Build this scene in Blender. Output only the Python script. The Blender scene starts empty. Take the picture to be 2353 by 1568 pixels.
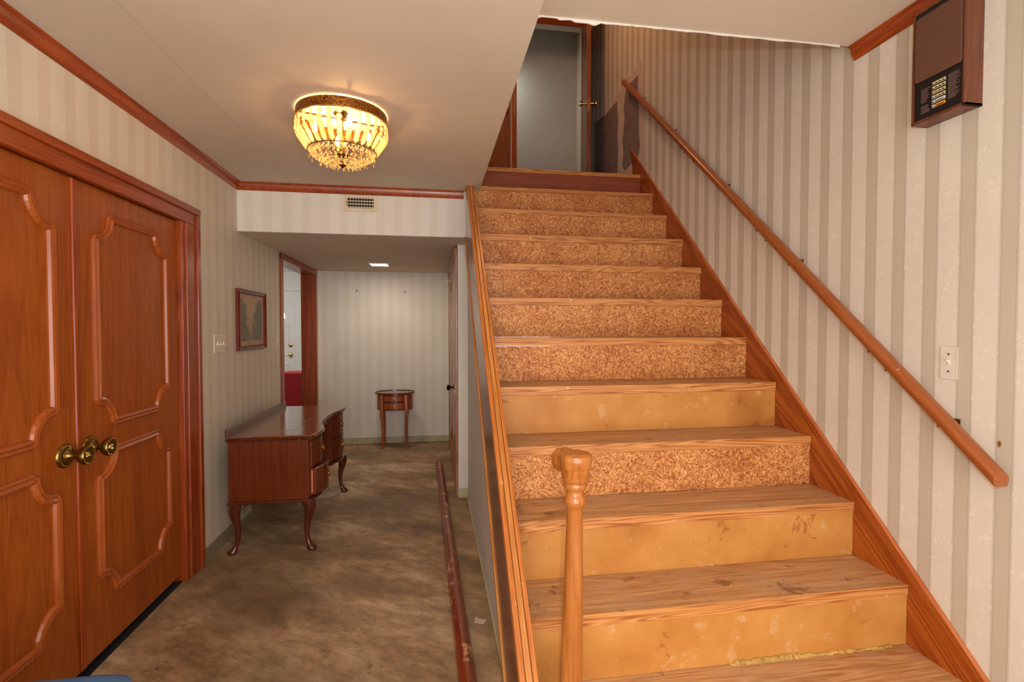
import bpy, bmesh, math, random
from mathutils import Vector, Matrix
random.seed(7)
S = bpy.context.scene
COL = S.collection
R = math.radians

# ------------------------------------------------------------------ camera
YAW, PITCH, HC = .1574, -.0257, 1.4101
cd = bpy.data.cameras.new('camera'); cam = bpy.data.objects.new('camera', cd); COL.objects.link(cam)
cd.sensor_width = 36; cd.lens = 1145.5163 / 2353 * 36; cd.clip_start = .02; cd.clip_end = 100
cam.location = (0, 0, HC); cam.rotation_euler = (math.pi/2 + PITCH, 0, -YAW)
S.camera = cam
# ------------------------------------------------------------------ look, world, lights
S.view_settings.view_transform = 'Standard'; S.view_settings.look = 'None'
S.view_settings.gamma = 1; S.view_settings.use_curve_mapping = False
S.view_settings.exposure = 0.0
w = bpy.data.worlds.new('world'); S.world = w; w.use_nodes = True
w.node_tree.nodes['Background'].inputs[0].default_value = (.97, .98, 1.0, 1)
w.node_tree.nodes['Background'].inputs[1].default_value = 2.0

def light(name, kind, loc, energy, color, size=.1, sy=None, target=None, spread=None):
    d = bpy.data.lights.new(name, kind); d.energy = energy; d.color = color
    if kind == 'AREA':
        d.size = size
        if sy: d.shape = 'RECTANGLE'; d.size_y = sy
        if spread: d.spread = R(spread)
    else: d.shadow_soft_size = size
    o = bpy.data.objects.new(name, d); COL.objects.link(o); o.location = loc
    if target: o.rotation_euler = (Vector(target)-Vector(loc)).to_track_quat('-Z', 'Y').to_euler()
    return o
light('camera_flash', 'POINT', (.05, -.02, 1.56), 46, (.97, .98, 1), .02)
light('rear_fill', 'AREA', (.1, -1.3, 1.0), 50, (1, .96, .90), 2.4, 1.6, (0, 2.0, 2.1))  # added soft fill behind the camera, lifts ceiling and floor; no lamp there
light('hall_downlight', 'AREA', (-.565, 5.53, 2.07), 7, (1, .85, .68), .19, .2, (-.565, 5.53, 0))
light('upstairs_orange_fill', 'AREA', (.75, 3.8, 4.95), 13, (1, .52, .27), .3, .3, (1.7, 3.9, 3.9))  # unseen lamp added to tint the upper stair wall orange
light('upstairs_wall_fill', 'AREA', (.7, 5.62, 4.4), 4.0, (.95, 1, .95), .3, .3, (1.1, 5.9, 3.4))  # added to brighten the grey back wall; no known fixture
light('far_room_fill', 'AREA', (-2.6, 7.0, 2.3), 38, (.93, .96, 1), 1.2, 1.2, (-2.6, 8, 0))  # area fill added inside the far room, standing in for window daylight

# ------------------------------------------------------------------ materials
def srgb(r, g, b):
    f = lambda c: (c/255/12.92 if c/255 <= .04045 else ((c/255+.055)/1.055)**2.4)
    return (f(r), f(g), f(b), 1)
class NT:
    def __init__(s, name):
        s.m = bpy.data.materials.new(name); s.m.use_nodes = True; s.t = s.m.node_tree
        s.b = s.t.nodes['Principled BSDF']; s.out = s.t.nodes['Material Output']
    def n(s, t, **k):
        o = s.t.nodes.new(t)
        for a, v in k.items(): setattr(o, a, v)
        return o
    def l(s, a, b): s.t.links.new(a, b)
    def coord(s, rot=(0,0,0), scale=(1,1,1), loc=(0,0,0), src=None):
        if src is None:
            src = s.n('ShaderNodeTexCoord').outputs['Object']
        m1 = s.n('ShaderNodeMapping'); m1.inputs['Rotation'].default_value = rot; m1.inputs['Location'].default_value = loc
        s.l(src, m1.inputs['Vector'])
        m2 = s.n('ShaderNodeMapping'); m2.inputs['Scale'].default_value = scale; s.l(m1.outputs[0], m2.inputs['Vector'])
        return m2.outputs[0]
    def noise(s, vec, scale=5, detail=3, rough=.5, dist=0):
        o = s.n('ShaderNodeTexNoise'); s.l(vec, o.inputs['Vector'])
        o.inputs['Scale'].default_value = scale; o.inputs['Detail'].default_value = detail
        o.inputs['Roughness'].default_value = rough; o.inputs['Distortion'].default_value = dist
        return o.outputs['Fac']
    def ramp(s, fac, stops):
        o = s.n('ShaderNodeValToRGB'); s.l(fac, o.inputs[0]); e = o.color_ramp.elements
        while len(e) < len(stops): e.new(.5)
        for i, (p, c) in enumerate(stops): e[i].position = p; e[i].color = c
        return o.outputs[0]
    def math(s, op, a, b=None, c=None):
        o = s.n('ShaderNodeMath', operation=op)
        for i, v in enumerate((a, b, c)):
            if v is None: continue
            if isinstance(v, (int, float)): o.inputs[i].default_value = v
            else: s.l(v, o.inputs[i])
        return o.outputs[0]
    def mix(s, fac, a, b, mode='MIX'):
        o = s.n('ShaderNodeMix', data_type='RGBA', blend_type=mode)
        for sock, v in ((o.inputs[0], fac), (o.inputs[6], a), (o.inputs[7], b)):
            if isinstance(v, (int, float)): sock.default_value = v
            elif isinstance(v, tuple): sock.default_value = v
            else: s.l(v, sock)
        return o.outputs[2]
    def bump(s, h, strength=.2, dist=.01):
        o = s.n('ShaderNodeBump'); o.inputs['Strength'].default_value = strength; o.inputs['Distance'].default_value = dist
        s.l(h, o.inputs['Height']); s.l(o.outputs[0], s.b.inputs['Normal'])
    def fin(s, col=None, rough=.5, metal=0, spec=.5, coat=0):
        if col is not None:
            if isinstance(col, tuple): s.b.inputs['Base Color'].default_value = col
            else: s.l(col, s.b.inputs['Base Color'])
        if isinstance(rough, (int, float)): s.b.inputs['Roughness'].default_value = rough
        else: s.l(rough, s.b.inputs['Roughness'])
        s.b.inputs['Metallic'].default_value = metal; s.b.inputs['Specular IOR Level'].default_value = spec
        s.b.inputs['Coat Weight'].default_value = coat; s.b.inputs['Coat Roughness'].default_value = .15
        return s.m
def plain(name, col, rough=.5, metal=0, spec=.5, var=.06, coat=0):
    t = NT(name); v = t.coord()
    f = t.noise(v, 14, 4)
    c2 = tuple(x*(1-var*2.5) for x in col[:3])+(1,)
    return t.fin(t.ramp(f, [(.3, c2), (.7, col)]), rough, metal, spec, coat)

def wood(name, dark, mid, lite, axis='Z', rough=.35, sc=1.0, slope=0, coat=.2, wear=None, contrast=1., spec=.5):
    """grain runs along axis; slope rotates the Y-Z plane so that the grain follows a pitched board"""
    t = NT(name)
    stretch = {'X': (.06, 1, 1), 'Y': (1, .06, 1), 'Z': (1, 1, .06)}[axis]
    v = t.coord(rot=(-slope, 0, 0), scale=tuple(a*sc for a in stretch))
    info = t.n('ShaderNodeObjectInfo').outputs['Random']
    off = t.n('ShaderNodeVectorMath', operation='ADD'); t.l(v, off.inputs[0])
    cx = t.n('ShaderNodeCombineXYZ'); r10 = t.math('MULTIPLY', info, 7.3)
    for i in range(3): t.l(r10, cx.inputs[i])
    t.l(cx.outputs[0], off.inputs[1]); v = off.outputs[0]
    big = t.noise(v, 6, 4, .55, 1.2)
    rings = t.math('FRACT', t.math('MULTIPLY', big, 9))
    rings = t.math('ABSOLUTE', t.math('SUBTRACT', rings, .5))
    fine = t.noise(v, 130, 3, .6)
    f = t.math('ADD', t.math('MULTIPLY', t.math('SUBTRACT', rings, .25), .6*contrast), t.math('ADD', t.math('MULTIPLY', fine, .6), .17))
    f = t.math('ADD', f, t.math('MULTIPLY', t.noise(v, 2.5, 2), .35))
    c = t.ramp(f, [(.36, dark), (.62, mid), (.95, lite)])
    if wear:
        vv = t.coord()
        m = t.ramp(t.noise(vv, wear[1], 6, .65), [(wear[2], (0,0,0,1)), (min(1, wear[2]+.03), (1,1,1,1))])
        c = t.mix(m, c, wear[0])
    t.bump(f, .06, .003)
    return t.fin(c, rough, 0, spec, coat)

RED = (srgb(114, 44, 9), srgb(148, 60, 15), srgb(174, 82, 28))
ORG = (srgb(128, 48, 10), srgb(172, 74, 20), srgb(196, 98, 36))
SLOPE = math.atan(.917)
M = {}
M['trimZ'] = wood('red_stained_trim_upright', *RED, axis='Z')
M['trimY'] = wood('red_stained_trim_long', *RED, axis='Y')
M['trimX'] = wood('red_stained_trim_cross', *RED, axis='X')
M['door'] = wood('orange_brown_door_veneer', srgb(126, 54, 9), srgb(154, 74, 15), srgb(174, 92, 28), axis='Z', rough=.42, sc=1.1, contrast=.7, spec=.35)
M['mould'] = wood('door_moulding_wood', srgb(134, 58, 14), srgb(160, 76, 24), srgb(182, 100, 44), axis='Z', rough=.35, contrast=.4)
M['skirt'] = wood('skirt_board_wood', srgb(118, 50, 10), srgb(152, 70, 15), srgb(178, 96, 34), axis='Y', slope=SLOPE, sc=.8, contrast=1.3)
M['skirtedge'] = wood('skirt_edge_wood', srgb(150, 66, 26), srgb(180, 92, 44), srgb(200, 120, 70), axis='Y', slope=SLOPE)
M['apron'] = wood('stringer_dark_lacquer', srgb(92, 42, 12), srgb(104, 50, 16), srgb(118, 58, 22), axis='Y', slope=SLOPE, rough=.22, contrast=.3, coat=.5)
M['cap1'] = wood('cap_orange', srgb(164, 84, 28), srgb(186, 106, 42), srgb(204, 128, 62), axis='Y', slope=SLOPE, wear=(srgb(222, 178, 120), 26, .66))
M['cap2'] = wood('cap_golden', srgb(176, 104, 46), srgb(196, 128, 62), srgb(212, 150, 86), axis='Y', slope=SLOPE, wear=(srgb(228, 190, 136), 30, .66))
M['rail'] = wood('handrail_wood', srgb(126, 62, 22), srgb(150, 78, 32), srgb(172, 98, 48), axis='Y', slope=SLOPE, contrast=.35, rough=.3, wear=(srgb(205, 150, 92), 14, .68))
M['newel'] = wood('newel_golden_pine', srgb(128, 66, 20), srgb(164, 94, 36), srgb(186, 118, 54), axis='Z', sc=.8, rough=.28, coat=.3, contrast=.7)
M['pole'] = wood('stripped_rail_wood', srgb(96, 34, 10), srgb(132, 52, 18), srgb(150, 66, 28), axis='Y', rough=.25, wear=(srgb(196, 146, 96), 9, .57))
M['mahog'] = wood('mahogany', srgb(76, 28, 6), srgb(102, 40, 9), srgb(124, 54, 16), axis='Z', sc=.7, rough=.25, coat=.4, contrast=.35)
M['mahogY'] = wood('mahogany_top', srgb(96, 46, 22), srgb(124, 66, 34), srgb(146, 86, 50), axis='Y', sc=.7, contrast=.4, rough=.16, coat=.6)
M['mahogD'] = wood('mahogany_dark', srgb(52, 18, 8), srgb(84, 32, 14), srgb(104, 44, 22), axis='Z', sc=.8, rough=.2, coat=.5)
M['drawside'] = wood('pale_drawer_side', srgb(170, 90, 50), srgb(200, 118, 74), srgb(214, 140, 96), axis='Z', rough=.5, coat=0)
M['cherry'] = wood('cherry_wood', srgb(124, 54, 18), srgb(154, 74, 28), srgb(176, 96, 42), axis='Z', sc=.8, rough=.25)
M['closet'] = wood('closet_door_wood', srgb(128, 76, 42), srgb(166, 108, 66), srgb(190, 136, 94), axis='Z', rough=.3)
M['brownup'] = wood('upstairs_door_wood', srgb(96, 44, 12), srgb(128, 62, 20), srgb(150, 80, 34), axis='Z')
M['interwood'] = wood('intercom_walnut', srgb(70, 30, 14), srgb(98, 48, 26), srgb(118, 62, 36), axis='Z', rough=.45)
M['topriser'] = wood('dark_riser_wood', srgb(104, 44, 18), srgb(132, 60, 28), srgb(150, 78, 42), axis='X', rough=.5, coat=0)

def tread_mat():
    t = NT('worn_pine_tread')
    v = t.coord(scale=(.05, 1, 1)); vo = t.coord()
    rnd = t.n('ShaderNodeObjectInfo').outputs['Random']
    cx = t.n('ShaderNodeCombineXYZ'); r = t.math('MULTIPLY', rnd, 9.1)
    for i in range(3): t.l(r, cx.inputs[i])
    a = t.n('ShaderNodeVectorMath', operation='ADD'); t.l(v, a.inputs[0]); t.l(cx.outputs[0], a.inputs[1]); v = a.outputs[0]
    b = t.n('ShaderNodeVectorMath', operation='ADD'); t.l(vo, b.inputs[0]); t.l(cx.outputs[0], b.inputs[1]); vo = b.outputs[0]
    g = t.noise(v, 9, 3, .5, 1.0); g = t.math('ABSOLUTE', t.math('SUBTRACT', t.math('FRACT', t.math('MULTIPLY', g, 10)), .5))
    fine = t.noise(v, 150, 3, .6)
    f = t.math('ADD', t.math('MULTIPLY', g, .5), t.math('MULTIPLY', fine, .7))
    base = t.ramp(f, [(.22, srgb(150, 94, 50)), (.48, srgb(194, 142, 90)), (.8, srgb(220, 176, 128))])
    dirt = t.ramp(t.noise(vo, 5, 6, .65), [(.42, (0,0,0,1)), (.7, (1,1,1,1))])
    c = t.mix(t.math('MULTIPLY', dirt, .75), base, srgb(186, 148, 116))
    kn = t.ramp(t.noise(vo, 9, 5, .7), [(.60, (0,0,0,1)), (.66, (1,1,1,1))])
    c = t.mix(t.math('MULTIPLY', kn, .6), c, srgb(104, 62, 36))
    pt = t.ramp(t.noise(vo, 16, 6, .75), [(.66, (0,0,0,1)), (.69, (1,1,1,1))])
    c = t.mix(t.math('MULTIPLY', pt, .6), c, srgb(205, 190, 165))
    t.bump(f, .1, .002)
    return t.fin(c, .6, 0, .3)
M['tread'] = tread_mat()
def nosing_mat():
    t = NT('tread_front_edge')
    v = t.coord(scale=(.045, 1, 1))
    rnd = t.n('ShaderNodeObjectInfo').outputs['Random']
    cx = t.n('ShaderNodeCombineXYZ'); r = t.math('MULTIPLY', rnd, 5.7)
    for i in range(3): t.l(r, cx.inputs[i])
    a = t.n('ShaderNodeVectorMath', operation='ADD'); t.l(v, a.inputs[0]); t.l(cx.outputs[0], a.inputs[1]); v = a.outputs[0]
    g = t.noise(v, 16, 2, .5, .8); g = t.math('ABSOLUTE', t.math('SUBTRACT', t.math('FRACT', t.math('MULTIPLY', g, 14)), .5))
    f = t.math('ADD', t.math('MULTIPLY', g, 1.1), t.math('MULTIPLY', t.noise(v, 120, 2), .4))
    c = t.ramp(f, [(.2, srgb(150, 82, 34)), (.42, srgb(188, 120, 60)), (.8, srgb(208, 146, 84))])
    vo = t.coord()
    pt = t.ramp(t.noise(vo, 13, 6, .75), [(.65, (0,0,0,1)), (.68, (1,1,1,1))])
    c = t.mix(t.math('MULTIPLY', pt, .7), c, srgb(225, 200, 165))
    return t.fin(c, .5, 0, .4)
M['nosing'] = nosing_mat()
def flake_mat():
    t = NT('flakeboard')
    v = t.coord(scale=(1, .02, 1))
    rnd = t.n('ShaderNodeObjectInfo').outputs['Random']
    cx = t.n('ShaderNodeCombineXYZ'); r = t.math('MULTIPLY', rnd, 11.)
    for i in range(3): t.l(r, cx.inputs[i])
    a = t.n('ShaderNodeVectorMath', operation='ADD'); t.l(v, a.inputs[0]); t.l(cx.outputs[0], a.inputs[1]); v = a.outputs[0]
    cols = []
    for k, (ps, fs) in enumerate(((34, 1.), (47, 1.25))):
        dn = t.n('ShaderNodeTexNoise'); t.l(v, dn.inputs['Vector']); dn.inputs['Scale'].default_value = 30+9*k; dn.inputs['Detail'].default_value = 2
        dm = t.n('ShaderNodeVectorMath', operation='MULTIPLY_ADD'); t.l(dn.outputs['Color'], dm.inputs[0]); dm.inputs[1].default_value = (.02, .0, .02); t.l(v, dm.inputs[2])
        p = t.n('ShaderNodeTexVoronoi'); t.l(dm.outputs[0], p.inputs['Vector']); p.inputs['Scale'].default_value = ps
        sp = t.n('ShaderNodeSeparateColor'); t.l(p.outputs['Color'], sp.inputs[0])
        vr = t.n('ShaderNodeVectorRotate', rotation_type='Y_AXIS'); t.l(dm.outputs[0], vr.inputs['Vector'])
        t.l(t.math('MULTIPLY', sp.outputs[0], 6.28), vr.inputs['Angle'])
        mp = t.n('ShaderNodeMapping'); mp.inputs['Scale'].default_value = (70*fs, 1, 300*fs); t.l(vr.outputs[0], mp.inputs['Vector'])
        q = t.n('ShaderNodeTexVoronoi'); t.l(mp.outputs[0], q.inputs['Vector']); q.inputs['Scale'].default_value = 1
        sq = t.n('ShaderNodeSeparateColor'); t.l(q.outputs['Color'], sq.inputs[0])
        cols.append((sq.outputs[0], sq.outputs[1]))
    f = t.math('ADD', t.math('MULTIPLY', cols[0][0], .55), t.math('MULTIPLY', cols[1][0], .45))
    big = t.noise(v, 6, 3)
    f = t.math('ADD', f, t.math('MULTIPLY', t.math('SUBTRACT', big, .5), .5))
    c = t.ramp(f, [(.15, srgb(132, 68, 28)), (.42, srgb(176, 104, 52)), (.62, srgb(200, 132, 72)), (.85, srgb(228, 172, 108))])
    t.bump(f, .25, .003)
    return t.fin(c, .55, 0, .3)
M['flake'] = flake_mat()
def board_mat():
    t = NT('smooth_particle_board')
    v = t.coord()
    rnd = t.n('ShaderNodeObjectInfo').outputs['Random']
    cx = t.n('ShaderNodeCombineXYZ'); r = t.math('MULTIPLY', rnd, 11.)
    for i in range(3): t.l(r, cx.inputs[i])
    a = t.n('ShaderNodeVectorMath', operation='ADD'); t.l(v, a.inputs[0]); t.l(cx.outputs[0], a.inputs[1]); v = a.outputs[0]
    f = t.math('ADD', t.math('MULTIPLY', t.noise(v, 4, 4, .55), .8), t.math('MULTIPLY', t.noise(v, 260, 2), .25))
    c = t.ramp(f, [(.32, srgb(168, 104, 42)), (.52, srgb(188, 126, 58)), (.75, srgb(202, 146, 78))])
    sc = t.ramp(t.noise(v, 12, 5, .7), [(.60, (0,0,0,1)), (.66, (1,1,1,1))])
    c = t.mix(t.math('MULTIPLY', sc, .28), c, srgb(214, 180, 140))
    st = t.ramp(t.noise(v, 7, 5, .7, .5), [(.33, (1,1,1,1)), (.37, (0,0,0,1))])
    c = t.mix(t.math('MULTIPLY', st, .7), c, srgb(150, 84, 34))
    sp = t.ramp(t.noise(v, 90, 1), [(.2, (1,1,1,1)), (.25, (0,0,0,1))])
    c = t.mix(t.math('MULTIPLY', sp, .8), c, srgb(120, 70, 34))
    return t.fin(c, .5, 0, .35)
M['board'] = board_mat()

def paper_mat(name, axis, off, period, wband, lite, dark, figure=.35, rel=.25, ed=.35):
    """striped wallpaper: plain ribbed bands between damask bands"""
    t = NT(name)
    co = t.n('ShaderNodeTexCoord').outputs['Object']
    sep = t.n('ShaderNodeSeparateXYZ'); t.l(co, sep.inputs[0])
    u = sep.outputs[axis]
    ph = t.math('FRACT', t.math('ADD', t.math('DIVIDE', t.math('SUBTRACT', u, off), period), 50))
    band = t.math('LESS_THAN', ph, wband)
    e1 = t.math('LESS_THAN', t.math('ABSOLUTE', t.math('SUBTRACT', ph, wband)), .035)
    e0 = t.math('GREATER_THAN', t.math('ABSOLUTE', t.math('SUBTRACT', ph, .5)), .465)
    edge = t.math('MAXIMUM', e0, e1)
    rope = t.math('SINE', t.math('ADD', t.math('MULTIPLY', sep.outputs[2], 700), t.math('MULTIPLY', u, 900)))
    edge = t.math('MULTIPLY', edge, t.math('ADD', t.math('MULTIPLY', rope, .3), .6))
    ribs = t.math('MULTIPLY', t.math('SINE', t.math('MULTIPLY', ph, 200)), .5)
    # damask figure: distorted contour lines
    v = t.coord(scale=(1, 1, .8))
    n1 = t.noise(v, 26, 2, .5, 1.5)
    fig = t.math('LESS_THAN', t.math('ABSOLUTE', t.math('SUBTRACT', n1, .5)), .018)
    gate = t.math('GREATER_THAN', t.noise(t.coord(loc=(3, 3, 3)), 20, 1), .5)
    fig = t.math('MULTIPLY', t.math('MULTIPLY', fig, gate), t.math('SUBTRACT', 1, band))
    c = t.mix(band, lite, dark)
    c = t.mix(t.math('MULTIPLY', edge, ed), c, tuple(x*.72 for x in dark[:3])+(1,))
    c = t.mix(t.math('MULTIPLY', t.math('MULTIPLY', ribs, band), .08), c, (0.1, .07, .05, 1))
    c = t.mix(t.math('MULTIPLY', fig, figure), c, tuple(min(1, x*1.25) for x in lite[:3])+(1,))
    blot = t.ramp(t.noise(t.coord(), 2.2, 3), [(.35, (.93, .93, .92, 1)), (.7, (1, 1, 1, 1))])
    c = t.mix(1., c, blot, 'MULTIPLY')
    h = t.math('ADD', t.math('MULTIPLY', fig, 1), t.math('MULTIPLY', edge, .8))
    t.bump(h, rel, .002)
    return t.fin(c, .55, 0, .35)
PL, PD = srgb(222, 213, 198), srgb(199, 187, 168)
M['paperR'] = paper_mat('wallpaper_stair_wall', 1, 1.370, .1225, .38, PL, PD, .45, .25, .6)
M['paperL'] = paper_mat('wallpaper_left_wall', 1, 1.876, .130, .42, srgb(222, 211, 192), srgb(218, 204, 182), .3, .15, .08)
M['paperX'] = paper_mat('wallpaper_end_walls', 0, -1.318, .130, .45, srgb(228, 222, 212), srgb(224, 217, 205), .2, .1, .05)
M['paperU'] = paper_mat('wallpaper_understair', 1, 1.3, .022, .5, srgb(228, 226, 222), srgb(208, 204, 198), .1, .3)

def ceil_mat():
    t = NT('linen_textured_ceiling')
    v = t.coord(scale=(180, 14, 1)); v2 = t.coord(scale=(14, 180, 1))
    h = t.math('ADD', t.noise(v, 1, 2), t.noise(v2, 1, 2))
    c = t.ramp(t.noise(t.coord(), 1.3, 3), [(.3, srgb(206, 190, 168)), (.7, srgb(214, 200, 180))])
    t.bump(h, .12, .002)
    return t.fin(c, .7, 0, .2)
M['ceil'] = ceil_mat()
M['white'] = plain('off_white_paint', srgb(222, 216, 204), .6, var=.02)
M['greydoor'] = plain('upstairs_grey_wall_paint', srgb(176, 172, 164), .7, var=.03)
M['cream'] = plain('cream_bare_baseboard', srgb(196, 186, 150), .7, var=.12)
M['tan'] = plain('tan_bare_strip', srgb(150, 136, 108), .8, var=.12)
M['ivory'] = plain('ivory_plastic', srgb(226, 212, 186), .35, var=.02)
M['brass'] = plain('aged_brass', srgb(150, 122, 66), .28, 1, var=.15)
M['brassb'] = plain('bright_brass', srgb(216, 180, 100), .2, 1, var=.05)
M['black'] = plain('black_enamel', srgb(22, 20, 22), .35, var=.02)
M['dark'] = plain('dark_void', srgb(26, 26, 32), .9, var=.1)
M['bluepl'] = plain('blue_plastic', srgb(66, 104, 144), .4, var=.04)
M['redfab'] = plain('red_upholstery', srgb(170, 18, 30), .7, var=.06)
M['drywall'] = plain('bare_purple_brown_drywall', srgb(140, 118, 110), .9, var=.1)
M['plaster'] = plain('torn_paper_backing', srgb(208, 188, 174), .9, var=.06)
M['vent'] = plain('cream_vent_metal', srgb(222, 206, 178), .45, var=.03)
M['steel'] = plain('bluish_steel', srgb(150, 165, 175), .3, 1)
M['knobblack'] = plain('black_bronze', srgb(34, 32, 34), .25, .6)
def grille():
    t = NT('brown_speaker_cloth'); f = t.noise(t.coord(), 420, 2)
    return t.fin(t.ramp(f, [(.3, srgb(88, 58, 44)), (.7, srgb(118, 82, 64))]), .85, 0, .1)
M['grille'] = grille()
def concrete():
    t = NT('stained_floor'); v = t.coord()
    vs = t.coord(rot=(0, 0, R(35)), scale=(1, 1.9, 1))
    a = t.noise(vs, 1.7, 8, .62, .3)
    c = t.ramp(a, [(.3, srgb(120, 94, 66)), (.45, srgb(164, 134, 100)), (.56, srgb(188, 160, 126)), (.70, srgb(218, 194, 164))])
    m = t.ramp(t.noise(vs, 8, 9, .8), [(.38, (.66, .62, .55, 1)), (.5, (.98, .96, .93, 1)), (.64, (1.3, 1.28, 1.22, 1))])
    c = t.mix(1., c, m, 'MULTIPLY')
    g = t.noise(v, 220, 3, .7)
    c = t.mix(t.math('MULTIPLY', g, .28), c, srgb(70, 54, 40))
    # grey-green cast patches, rust and yellow spots
    p = t.ramp(t.noise(t.coord(loc=(4, 1, 0)), 1.1, 4), [(.5, (0,0,0,1)), (.62, (1,1,1,1))])
    c = t.mix(t.math('MULTIPLY', p, .45), c, srgb(112, 100, 76))
    y = t.ramp(t.noise(t.coord(loc=(7.3, 2.2, 0)), 3.1, 7, .7), [(.62, (0,0,0,1)), (.7, (1,1,1,1))])
    c = t.mix(t.math('MULTIPLY', y, .5), c, srgb(168, 122, 60))
    r = t.ramp(t.noise(t.coord(loc=(1.3, 8.1, 0)), 4.2, 6, .7), [(.66, (0,0,0,1)), (.7, (1,1,1,1))])
    c = t.mix(t.math('MULTIPLY', r, .65), c, srgb(96, 52, 32))
    s = t.ramp(t.noise(v, 34, 5, .8), [(.64, (0,0,0,1)), (.68, (1,1,1,1))])
    c = t.mix(t.math('MULTIPLY', s, .55), c, srgb(196, 176, 146))
    t.bump(t.math('ADD', g, t.math('MULTIPLY', a, 3)), .15, .003)
    return t.fin(c, t.ramp(a, [(.3, (.45,.45,.45,1)), (.7, (.75,.75,.75,1))]), 0, .3)
M['floor'] = concrete()
M['carpet'] = plain('far_room_tan_floor', srgb(120, 104, 80), .9)
def crystal():
    t = NT('crystal'); n = t.t.nodes
    tr = t.n('ShaderNodeBsdfTranslucent'); tr.inputs[0].default_value = (.9, .74, .46, 1)
    tp = t.n('ShaderNodeBsdfTransparent'); tp.inputs[0].default_value = (1, .93, .78, 1)
    gl = t.n('ShaderNodeBsdfGlossy'); gl.inputs['Roughness'].default_value = .05
    m1 = t.n('ShaderNodeMixShader'); m1.inputs[0].default_value = .38; t.l(tr.outputs[0], m1.inputs[1]); t.l(tp.outputs[0], m1.inputs[2])
    m2 = t.n('ShaderNodeMixShader'); m2.inputs[0].default_value = .14; t.l(m1.outputs[0], m2.inputs[1]); t.l(gl.outputs[0], m2.inputs[2])
    t.l(m2.outputs[0], t.out.inputs[0]); return t.m
M['crystal'] = crystal()
def emit(name, col, s):
    t = NT(name); t.b.inputs['Base Color'].default_value = (0, 0, 0, 1)
    t.b.inputs['Emission Color'].default_value = col; t.b.inputs['Emission Strength'].default_value = s; return t.m
M['bulb'] = emit('warm_bulb_glow', (1, .6, .25, 1), 30)
M['lens'] = emit('lit_lens', (1, .82, .6, 1), 5)
M['sky'] = emit('daylit_pane', (.95, .95, 1, 1), 2.2)
def print_mat():
    t = NT('landscape_print')
    co = t.n('ShaderNodeTexCoord').outputs['Object']; sp = t.n('ShaderNodeSeparateXYZ'); t.l(co, sp.inputs[0])
    y, z = sp.outputs[1], sp.outputs[2]
    n = t.noise(t.coord(), 16, 6, .65)
    # two tree masses left and right, water below (local frame centred on the print)
    side = t.math('MULTIPLY', t.math('ABSOLUTE', t.math('ADD', y, .03)), 7.0)
    tr = t.math('ADD', t.math('SUBTRACT', side, t.math('MULTIPLY', z, 3.0)), t.math('MULTIPLY', t.math('SUBTRACT', n, .5), 2.2))
    c = t.ramp(tr, [(.25, srgb(176, 142, 92)), (.5, srgb(132, 112, 78)), (.8, srgb(96, 86, 64))])
    wv = t.ramp(t.noise(t.coord(scale=(1, 1, 9)), 9, 3), [(.5, (0,0,0,1)), (.62, (1,1,1,1))])
    low = t.math('LESS_THAN', z, -.06)
    c = t.mix(t.math('MULTIPLY', t.math('MULTIPLY', wv, low), .6), c, srgb(150, 130, 100))
    return t.fin(c, .4)
M['print'] = print_mat()
M['mat'] = plain('pinkish_mount_card', srgb(196, 150, 122), .6, var=.03)
M['frame'] = wood('cherry_frame', srgb(72, 18, 14), srgb(104, 34, 24), srgb(130, 54, 40), axis='Z', rough=.2)

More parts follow.
